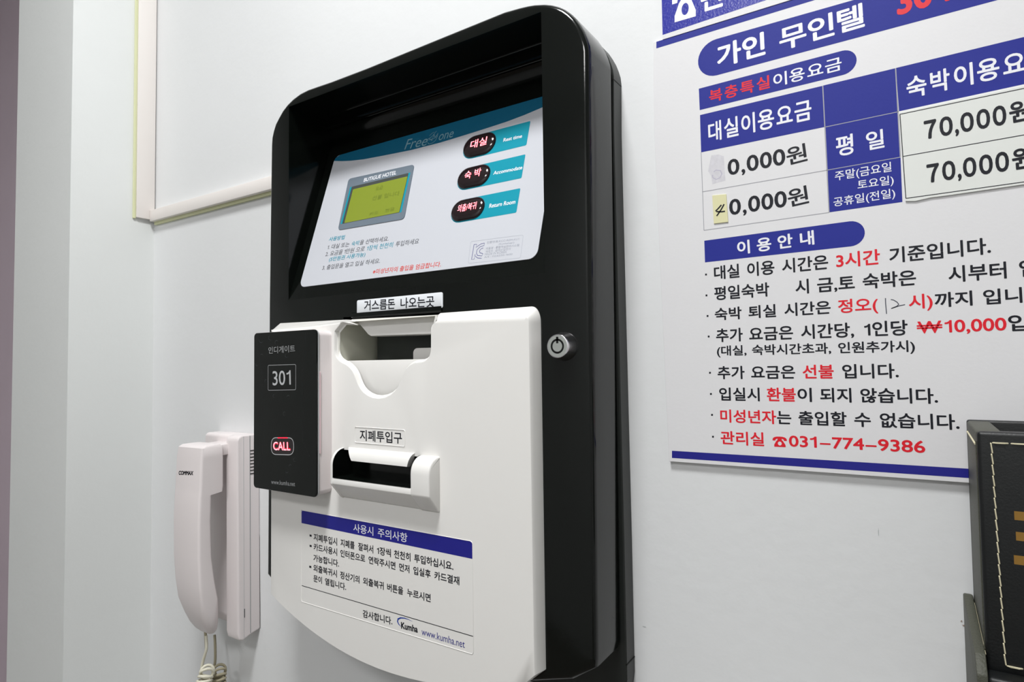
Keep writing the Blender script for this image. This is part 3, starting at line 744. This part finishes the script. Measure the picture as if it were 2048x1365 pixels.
def loft_z(name, secs, m, parent, r=.012):
    vs = []; fs = []; n = None
    for z, df, db, xl, xr_, rr in secs:
        ring = rrect(xl, xr_, db, df, rr, 4); n = len(ring)
        vs += [V(a, b, z) for a, b in ring]
    for k in range(len(secs)-1):
        for i in range(n): fs.append((k*n+i, k*n+(i+1) % n, (k+1)*n+(i+1) % n, (k+1)*n+i))
    fs += [tuple(range(n)), tuple(range((len(secs)-1)*n, len(secs)*n))]
    return build(name, vs, fs, m, parent, 40)
ys = lambda y: at(385, y, .13)[1]
HL, HR = -1.598, -1.480
hs = loft_z('handset', [(ys(889), .118, .090, HL+.02, HR-.012, .008), (ys(890.5), .130, .084, HL+.008, HR-.004, .0065), (ys(895), .137, .081, HL+.002, HR, .0065), (ys(915), .140, .080, HL, HR, .0065),
                        (ys(975), .143, .080, HL-.001, HR, .0065), (ys(986), .144, .082, HL-.001, HR, .0065), (ys(989), .1445, .112, HL-.001, HR, .0065), (ys(1040), .147, .114, HL-.001, HR, .0065),
                        (ys(1110), .147, .112, HL, HR, .0065), (ys(1160), .144, .104, HL+.002, HR, .0065), (ys(1200), .139, .094, HL+.007, HR-.001, .0065), (ys(1230), .131, .087, HL+.014, HR-.003, .017),
                        (ys(1250), .122, .085, HL+.022, HR-.007, .0165), (ys(1264), .112, .085, HL+.032, HR-.014, .0125), (ys(1272), .103, .087, HL+.046, HR-.024, .007)], 'pink_white', phone)
HP = wallp(.1435)
line(HP, (358.2, 950.5), (387.5, 952), 8.5, [('COMMAX', 358.2, 387.5, 'black_ink')], hs, .05, shear=.15, off=.0006)
from mathutils.bvhtree import BVHTree
tree = BVHTree.FromPolygons([v.co for v in hs.data.vertices], [tuple(p.vertices) for p in hs.data.polygons])
for o in hs.children:
    for v in o.data.vertices:
        h_, n_, i_, d_ = tree.ray_cast(Vector((v.co.x, v.co.y-.03, v.co.z)), Vector((0, 1, 0)))
        if h_: v.co.y = h_.y-.00008
phone.rotation_euler = (0, -.012, 0)
# curly cord
def catmull(P, n=8):
    P = [P[0]]+P+[P[-1]]; out = []
    for i in range(1, len(P)-2):
        for k in range(n):
            t = k/n; a, b, c_, d = P[i-1], P[i], P[i+1], P[i+2]
            out.append(.5*((2*b)+(c_-a)*t+(2*a-5*b+4*c_-d)*t*t+(3*b-a-3*c_+d)*t**3))
    return out+[P[-2]]
def pv(px, py, d): x, z = at(px, py, d); return V(x, d, z)
def coil(P, turns, R, ph=0):
    path = catmull(P, 24); N = len(path); out = []; up = Vector((1, 0, 0)); M_ = turns*14
    L = [0]
    for i in range(1, N): L.append(L[-1]+(path[i]-path[i-1]).length)
    for k in range(int(M_)+1):
        s = L[-1]*k/M_; i = max(1, min(N-1, next((j for j in range(N) if L[j] >= s), N-1)))
        f = (s-L[i-1])/max(1e-9, L[i]-L[i-1]); p = path[i-1].lerp(path[i], f); t = (path[i]-path[i-1]).normalized()
        u = (Vector((1, 0, 0))-t*t.x).normalized(); w = t.cross(u); an = ph+2*math.pi*turns*k/M_
        out.append(p+(u*math.cos(an)+w*math.sin(an))*R)
    return out
Rc = .0122*S*1.25
lead = catmull([pv(412, 1272, .10), pv(413, 1288, .10), pv(412, 1302, .100), pv(406, 1322, .100), pv(401, 1345, .102)], 6)
c1 = coil([pv(414, 1343, .098), pv(413, 1347, .106), pv(408, 1362, .114), pv(406, 1385, .116), pv(406, 1440, .115)], 15, Rc, math.pi)
tube('cord', lead+c1[3:], .0016, 'cord', phone)
lead2 = catmull([pv(429, 1270, .04), pv(430, 1290, .045), pv(430, 1320, .05), pv(427, 1338, .055)], 6)
c2 = coil([pv(438, 1340, .055), pv(438, 1345, .062), pv(437, 1360, .068), pv(436, 1385, .07), pv(436, 1440, .07)], 15, Rc, math.pi)
tube('cord', lead2+c2[3:], .0015, 'cord_dark', phone)
tube('cord_relief', [pv(410.5, 1260, .10), pv(411.5, 1280, .10), pv(412.5, 1298, .1)], .0034*S, 'cord_dark', phone)

# ------------------------------------------------------------------ price poster
DPO = .0075
poster = empty('price_poster', V(0, 0, -.165), 'large white and blue price poster with Korean room rates and rules', 'poster')
left = [at(x, y, DPO) for x, y in ((1306.8, 85), (1307, 120), (1308, 256), (1318, 476), (1328, 700), (1338.2, 923.5))]
zbo = at(1937, 966.6, DPO); zb2 = at(1338.2, 923.5, DPO)
XRp = .36
ptop = at(1312.7, 83, DPO)[1]
bs = (zbo[1]-zb2[1])/(zbo[0]-zb2[0])
pol = left+[(XRp, zb2[1]+bs*(XRp-zb2[0])), (XRp, ptop), (left[0][0], ptop)]
board = ring_prism('board', pol, [(0, 0), (0, DPO-.0004), (.0004, DPO)], 'poster_white', poster)
PO = wallp(DPO)
E1 = .00004
def polx(pts, name, m, off=E1): return flat(name, PO, [PO.hit(*p) for p in pts], m, poster, off)
def span(p0, p1, X):            # z on the line p0-p1 (pixels) at metre X on the poster
    a, b = PO.hit(*p0), PO.hit(*p1); return b[1]+(a[1]-b[1])/(a[0]-b[0])*(X-b[0])
XE = XRp*S
# top rule, bottom rule
flat('blue_rule', PO, [PO.hit(1312.7, 83.6), PO.hit(1312.7, 97), (XE, span((1312.7, 97), (1630, 0), XE)), (XE, span((1312.7, 83.6), (1581, 0), XE))], 'poster_blue', poster, E1)
flat('blue_rule', PO, [PO.hit(1343.9, 902.1), PO.hit(1343.9, 916.5), (XE, span((1343.9, 916.5), (1936, 956.7), XE)), (XE, span((1343.9, 902.1), (1934, 937.9), XE))], 'label_blue', poster, E1)
# title pill
lt_ = PO.hit(1436.7, 77); lb_ = PO.hit(1425, 153); lft = PO.hit(1395.9, 118)
R = (lt_[1]-lb_[1])/2; cz = (lt_[1]+lb_[1])/2; cx = lft[0]+R
zt1 = span((1436.7, 77), (1700, 2), XE); zb1 = span((1650, 92), (1994, 0), XE)
arc = [(cx+R*math.cos(math.radians(a)), cz+R*math.sin(math.radians(a))) for a in range(90, 271, 12)]
flat('title_band', PO, arc+[(XE, zb1), (XE, zt1)], 'poster_blue', poster, E1)
def rpill(p_tl, p_bl, xr_px, p_t, p_b, nm='section_band'):
    tl, blx = PO.hit(*p_tl), PO.hit(*p_bl); a, b = PO.hit(*p_t), PO.hit(*p_b); rx = PO.hit(*xr_px)[0]
    R = (a[1]-b[1])/2; cz = (a[1]+b[1])/2; cx = rx-R
    arc = [(cx+R*math.cos(math.radians(t)), cz+R*math.sin(math.radians(t))) for t in range(-90, 91, 12)]
    return flat(nm, PO, [tl, blx]+arc, 'poster_blue', poster, E1)
rpill((1397.6, 177.6), (1399.5, 220.4), (1713.3, 119.5), (1690.8, 100), (1680, 151.5))
rpill((1408.6, 481.8), (1410, 525.2), (1729.6, 463), (1702, 442.6), (1694, 494))
# table
B = 'poster_blue'
polx([(1400, 230.4), (1645, 171.8), (1649.4, 254.2), (1402.3, 305)], 'table_cell', B)
zr_t = span((1648, 169.6), (1789.8, 136.4), XE)
polx([(1646.3, 171.2), (1790.6, 136.6), (1796.6, 223.2), (1650.4, 253.6)], 'table_cell', B)
flat('table_cell', PO, [PO.hit(1791.9, 136.1), (XE, span((1791.9, 136.1), (2048, 74), XE)), (XE, span((1798, 222.8), (2048, 168.5), XE)), PO.hit(1798, 222.8)], B, poster, E1)
polx([(1651, 255), (1796.7, 224.4), (1801, 313.8), (1655.2, 339.6)], 'table_cell', B)
polx([(1655.4, 341), (1801.1, 315.3), (1804.8, 404.3), (1658.4, 425)], 'table_cell', B)
lw = .00045
for a, b in (((1645.5, 171.5), (1658.2, 425.2)), ((1791.2, 136.4), (1800.8, 314))):
    stroke_px('table_line', PO, [a, b], lw*1.4, 'cell_line', poster, .00007)
for a, b in (((1650, 254.3), (1797, 223.6)), ((1655, 340.4), (1800.8, 314.6)), ((1405, 383.9), (1654.6, 340.5)), ((1408, 461), (1658.2, 425.3)), ((1402.3, 305), (1408, 461))):
    stroke_px('table_line', PO, [a, b], lw, 'cell_line', poster, .00007)

w, k_, rd = 'text_white', 'black_ink', 'poster_red'
line(PO, (1434.8, 137.5), (1531.4, 110), 46.5, [('가인', 1434.8, 1531.4, w)], poster, .03)
line(PO, (1559.8, 103.5), (1730, 53.5), 47, [('무', 1559.8, 1614, w), ('인', 1617.5, 1669.5, w), ('텔', 1676, 1730, w)], poster, .022)
line(PO, (1794.5, 32.5), (1902, .5), 52, [('301', 1794.5, 1902, rd), ('호', 1912, 1975, rd)], poster, .035, fit='301')
line(PO, (1418.8, 206.6), (1540, 176.2), 25.5, [(c_, 1418.8+a, 1418.8+b, rd) for c_, a, b in (('복', 0, 26), ('층', 31, 57), ('특', 62, 89.5), ('실', 95, 121.2))], poster, .02)
line(PO, (1547.4, 175.5), (1684, 140), 27, [(c_, a, b, w) for c_, a, b in (('이', 1547.4, 1574.5), ('용', 1579.5, 1610), ('요', 1615, 1647), ('금', 1651, 1684))], poster, .014)
line(PO, (1417.4, 285), (1623.9, 239.5), 39.5, [(c_, a, b, w) for c_, a, b in (('대', 1417.4, 1443.5), ('실', 1449, 1477.5), ('이', 1483.5, 1511), ('용', 1516.5, 1549), ('요', 1553.5, 1586), ('금', 1590, 1623.9))], poster, .018)
xe = lambda x: 1640+x/4.706
line(PO, (1814.2, 198.5), (2101, 134.5), 43.5, [(c_, xe(a), xe(b), w) for c_, a, b in (('숙', 820, 1008), ('박', 1045, 1228), ('이', 1268, 1448), ('용', 1485, 1695), ('요', 1728, 1940), ('금', 1975, 2180))], poster, .02)
for c0, c1, w0, w1 in (((1456.2, 351.9), (1571, 329), (1575.2, 331.8), (1615.6, 321.4)), ((1459, 431.5), (1574.3, 413.6), (1578, 415.5), (1618.7, 406))):
    x = c0[0]
    line(PO, c0, c1, 31.8, [('0', x, x+23.5, k_), (',', x+27, x+34.5, k_), ('0', x+38, x+62, k_), ('0', x+64.5, x+88.5, k_), ('0', x+90.5, x+115.3, k_)], poster, .02, fit='0')
    line(PO, w0, w1, 36.5, [('원', w0[0], w1[0], k_)], poster, .014)
line(PO, (1672.9, 314.5), (1707.5, 308), 41, [('평', 1672.9, 1707.5, w)], poster, .018)
line(PO, (1733.5, 302), (1769.2, 295), 37.5, [('일', 1733.5, 1769.2, w)], poster, .018)
line(PO, (1670.4, 365.3), (1783.4, 346.3), 22, [('주말(금요일', 1670.4, 1783.4, w)], poster, .008)
line(PO, (1715.4, 382.5), (1787.7, 372), 21.5, [('토요일)', 1715.4, 1787.7, w)], poster, .008)
line(PO, (1667.6, 417), (1790.9, 398.6), 21.5, [('공휴일(전일)', 1667.6, 1790.9, w)], poster, .008)
zd = zl(5.25, 1380, 270)
line(PO, zd(500, 1262), zd(1305, 1152), 27.5, zruns(zd, [('이', 500, 632, w), ('용', 705, 858, w), ('안', 925, 1082, w), ('내', 1160, 1308, w)]), poster, .025)
zf = zl(3.16, 1400, 490); zg = zl(3.657, 1400, 710)
LN = [
 (zf, (90, 222), (1840, 58), 27.5, [('대실', 90, 250, k_), ('이용', 300, 472, k_), ('시간은', 520, 812, k_), ('3시간', 862, 1140, rd), ('기준입니다.', 1198, 1840, k_)], (38, 188)),
 (zf, (92, 356), (1940, 217), 28.5, [('평일숙박', 92, 440, k_), ('시', 605, 690, k_), ('금,토', 742, 980, k_), ('숙박은', 1030, 1368, k_), ('시부터', 1572, 1940, k_), ('입실', 2020, 2290, k_)], (41, 320)),
 (zf, (95, 492), (2040, 382), 29, [('숙박', 95, 265, k_), ('퇴실', 308, 482, k_), ('시간은', 535, 828, k_), ('정오(', 875, 1128, rd), ('시)', 1322, 1473, rd), ('까지', 1485, 1725, k_), ('입니', 1793, 2040, k_)], (48, 450)),
 (zf, (103, 620), (2080, 549), 28, [('추가', 103, 272, k_), ('요금은', 312, 590, k_), ('시간당,', 640, 975, k_), ('1인당', 1040, 1315, k_), ('₩10,000', 1372, 1940, rd), ('입', 1950, 2080, k_)], (55, 580)),
 (zf, (108, 713), (1360, 689), 23.5, [('(대실,', 108, 295, k_), ('숙박시간초과,', 330, 830, k_), ('인원추가시)', 875, 1360, k_)], None),
 (zg, (130, 179), (1455, 173), 26, [('추가', 130, 328, k_), ('요금은', 375, 698, k_), ('선불', 752, 980, rd), ('입니다.', 1042, 1455, k_)], (73, 132)),
 (zg, (142, 336), (1742, 360), 26.5, [('입실시', 142, 438, k_), ('환불', 490, 703, rd), ('이', 715, 820, k_), ('되지', 880, 1110, k_), ('않습니다.', 1175, 1742, k_)], (80, 287)),
 (zg, (150, 495), (1900, 552), 26.5, [('미성년자', 150, 560, rd), ('는', 565, 670, k_), ('출입할', 722, 1075, k_), ('수', 1130, 1252, k_), ('없습니다.', 1318, 1900, k_)], (88, 440)),
 (zg, (152, 655), (1650, 729), 27, [('관리실', 152, 470, rd), ('031', 652, 856, rd), ('–', 878, 957, rd), ('774', 968, 1203, rd), ('–', 1212, 1294, rd), ('9386', 1304, 1650, rd)], (95, 600)),
]
for f, p0, p1, h, runs, dot in LN:
    fitstr = '관리실' if runs[0][0] == '관리실' else None
    line(PO, f(*p0), f(*p1), h, zruns(f, runs), poster, .020, fit=fitstr)
    if dot:
        q = f(*dot); flat_px('bullet', PO, [(q[0]-1.8, q[1]-1.8), (q[0]+1.8, q[1]-1.9), (q[0]+1.8, q[1]+1.8), (q[0]-1.8, q[1]+1.9)], k_, poster, .00008)
phone_icon(PO, zg(533, 672), zg(637, 677), 20.5, rd, 'poster_white', poster)
for pts in ([(1172, 337), (1173, 370), (1179, 437)], [(1206, 346), (1225, 350), (1245, 362), (1256, 376), (1245, 388), (1208, 403), (1228, 396), (1262, 385), (1296, 378)]):
    stroke_px('handwriting', PO, [zf(*p) for p in pts], .0005, 'pen', poster, .00008)
flat_px('smudge', PO, [zd(225, 215), zd(300, 205), zd(355, 225), zd(372, 480), zd(300, 498), zd(235, 520), zd(222, 430), zd(190, 380)], 'smudge', poster, .00004)
stroke_px('smudge', PO, [zd(250, 390), zd(270, 370), zd(320, 375), zd(335, 410), zd(315, 450), zd(275, 468), zd(240, 450), zd(236, 420)], .0007, 'smudge_dark', poster, .00007)

# ------------------------------------------------------------------ loose sheets on the poster
def lift(name, pxs, d0, d1, m, label, cat):
    pts = [at(*p, d1) for p in pxs]
    x = sum(p[0] for p in pts)/len(pts); z = min(p[1] for p in pts)
    e = empty(name, V(x, d0, z), label, cat)
    return e, ring_prism('paper', pts, [(0, d0), (0, d1-.0002), (.0002, d1)], m, e)
slip, sp = lift('price_slip', [(1797.6, 225.4), (2110, 158), (2110, 361), (2075, 366), (2048, 369), (1900, 390.5), (1861, 395.5), (1830, 402.5), (1811, 402.5)], DPO, DPO+.002, 'slip_paper',
                'white paper slip showing 70,000 twice, pasted over the poster table', 'paper')
SP = wallp(DPO+.002)
for a, b in (((1799.8, 228.8), (2100, 166)), ((1799.8, 228.8), (1811.7, 397.1)), ((1805.3, 313.2), (2100, 260.8)), ((1811.7, 397.1), (2100, 356.8))):
    stroke_px('ruled_line', SP, [a, b], .00045, 'black_ink', sp, .00007)
N7, N0 = '\uff17', '\uff10'
for p0, p1, w0, w1 in (((1849.3, 280.2), (2017.2, 248.4), (2020, 248), (2062, 239.5)), ((1854.6, 367.4), (2022.5, 341.4), (2025.5, 341.5), (2068, 334.5))):
    xo = p0[0]; k9 = lambda a: xo+a/4.706
    line(SP, p0, p1, 38.5, [(N7, k9(0), k9(118), k_), (N0, k9(145), k9(270), k_), (',', k9(288), k9(325), k_), (N0, k9(341), k9(468), k_), (N0, k9(493), k9(622), k_), (N0, k9(646), k9(775), k_)], sp, .035, fit=N0)
    line(SP, w0, w1, 43.5, [('원', w0[0], w1[0], k_)], sp, .025)
tape, tpm = lift('tape_note', [zd(233, 635), zd(380, 622), zd(400, 915), zd(250, 933)], DPO, DPO+.0015, 'tape', 'small yellowish tape strip with a handwritten 4 on the poster', 'tape')
TPn = wallp(DPO+.0015)
for pts in ([(330, 735), (300, 770), (270, 800), (282, 806), (330, 808), (368, 802)], [(358, 728), (330, 780), (300, 825), (280, 852)]):
    stroke_px('handwriting', TPn, [zd(*p) for p in pts], .0010, 'black_ink', tpm, .00007)
# blue sheet at the very top
top_s, ts = lift('phone_number_sheet', [(1323, -8), (1323.4, 0), (1325, 74), (1312.9, 83), (1581, 0.0), (1700, -37.0), (1900, -99), (1900, -190), (1320, -20)][0:3]+[(1325.3, 79.2), (1581, 0), (1900, -98.5), (1900, -330), (1318, -130)],
                 DPO, DPO+.0009, 'poster_white', 'glossy blue sheet with a white telephone symbol, above the price poster', 'sign')
TS = wallp(DPO+.0009)
flat_px('blue_print', TS, [(1323.4, 0), (1325.2, 70), (1533, 0), (1900, -120), (1900, -330), (1318, -130)], 'sheet_blue', ts, .00004)
phone_icon(TS, (1344, 46.5), (1397, 31), 62, w, 'sheet_blue', ts)
line(TS, (1401.5, 27.5), (1560, -21), 58, [('관리실', 1401.5, 1560, w)], ts, .022)

# ------------------------------------------------------------------ leather holder
hold = empty('leather_holder', V(.18, 0, -.45), 'black stitched leather wall holder at right edge, overlapping the poster corner', 'holder')
HX0, HX1, HZT, HZB = .0605, .31, -.0795, -.345
d1 = .150
bevel_box('back_panel', HX0, HX1, DPO+.001, .020, HZB, HZT+.001, 'leather', hold, .003, 3)
shell = extrude_x('side_panel', [(.018, HZT), (d1-.006, HZT-.001), (d1-.006, HZB), (.018, HZB)], HX0, HX0+.024, 'leather_edge', hold, bev=.003, seg=3)
extrude_x('side_panel', [(.018, HZT), (d1-.006, HZT-.001), (d1-.006, HZB), (.018, HZB)], HX1-.024, HX1, 'leather_edge', hold, bev=.003, seg=3)
front = bevel_box('front_panel', HX0+.0005, HX1-.0005, d1-.020, d1, HZB, HZT-.001, 'leather', hold, .004, 4)
bevel_box('bottom_panel', HX0+.002, HX1-.002, .018, d1-.01, HZB, HZB+.012, 'leather', hold, .002, 2)
HPn = wallp(d1)
# stitches: one mesh, copied
def stitch_mesh(vert, L, Wd):
    a, b = (Wd, L) if vert else (L, Wd)
    base = rrect(-a/2, a/2, -b/2, b/2, min(a, b)*.45, 2); n = len(base)
    vs = [Vector((x, 0, z)) for x, z in base]+[Vector((x*.6, -.0007, z*.85)) for x, z in base]
    me = bpy.data.meshes.new('stitch'); me.from_pydata([tuple(v) for v in vs], [], [tuple(range(n, 2*n))]+[(i, (i+1) % n, n+(i+1) % n, n+i) for i in range(n)])
    me.materials.append(MATS['thread']); return me
hv, hh_ = stitch_mesh(True, .0054, .0007), stitch_mesh(False, .0064, .0007)
def stitch(me, loc, tilt=0, par=front):
    o = bpy.data.objects.new('stitch', me); C.objects.link(o); o.parent = par; o.location = Vector(loc)-world_loc(par); o.rotation_euler = (0, tilt, 0)
sa = HPn.hit(1982.5, 886); sb_ = HPn.hit(2011, 1332)
xs, zt, zb = (sa[0]+sb_[0])/2, sa[1], sb_[1]
N = 20
for i in range(N):
    t = (i+.5)/N; stitch(hv, HPn.pt(sa[0]+(sb_[0]-sa[0])*t, zt+(zb-zt)*t, .0001), -.10)
xr2 = (HX1-.014)*S
nx = int((xr2-sa[0])/.0071)
for i in range(nx):
    for zz_, x_ in ((zt, sa[0]), (zb, sb_[0])): stitch(hh_, HPn.pt(x_+.0035+i*.0071, zz_, .0001))
for i in range(N): stitch(hv, HPn.pt(xr2+.002, zt+(zb-zt)*(i+.5)/N, .0001), -.10)
# seam threads along the corner and the side top
tube('seam_thread', [V(HX0-.0004, d1-.004, HZT-.012), V(HX0-.0004, d1-.004, HZB+.005)], .0003, 'leather_edge', front)
tube('seam_thread', [V(HX0-.0004, .030, HZT-.013), V(HX0-.0006, d1-.012, HZT-.016)], .0005, 'thread', shell)
# gold print
zo = zl(7.585, 1980, 980)
for (y0, y1, x0) in ((325, 458, 365), (638, 770, 390), (992, 1130, 360)):
    A = HPn.hit(*zo(x0, y0)); Bq = HPn.hit(*zo(x0+5, y1)); 
    flat('gold_print', HPn, [(A[0], A[1]), (A[0]+.032, A[1]), (A[0]+.032, Bq[1]), (A[0], Bq[1])], 'gold', front, .0001)
# lower tray the holder sits in
tray = [(0, -.306), (.012, -.303), (.022, -.306), (.160, -.319), (.178, -.335), (.180, -.36), (.165, -.44), (.02, -.455), (0, -.44)]
extrude_x('tray_side', tray, .050, .0600, 'leather_edge', hold, bev=.002, seg=2)
extrude_x('tray_side', tray, .311, .321, 'leather_edge', hold, bev=.002, seg=2)
bevel_box('tray_front', .0595, .3115, .152, .178, -.45, -.3365, 'leather', hold, .004, 3)
tube('seam_thread', [V(.0598, .024, -.3095), V(.0598, .154, -.3215)], .0004, 'thread', hold)
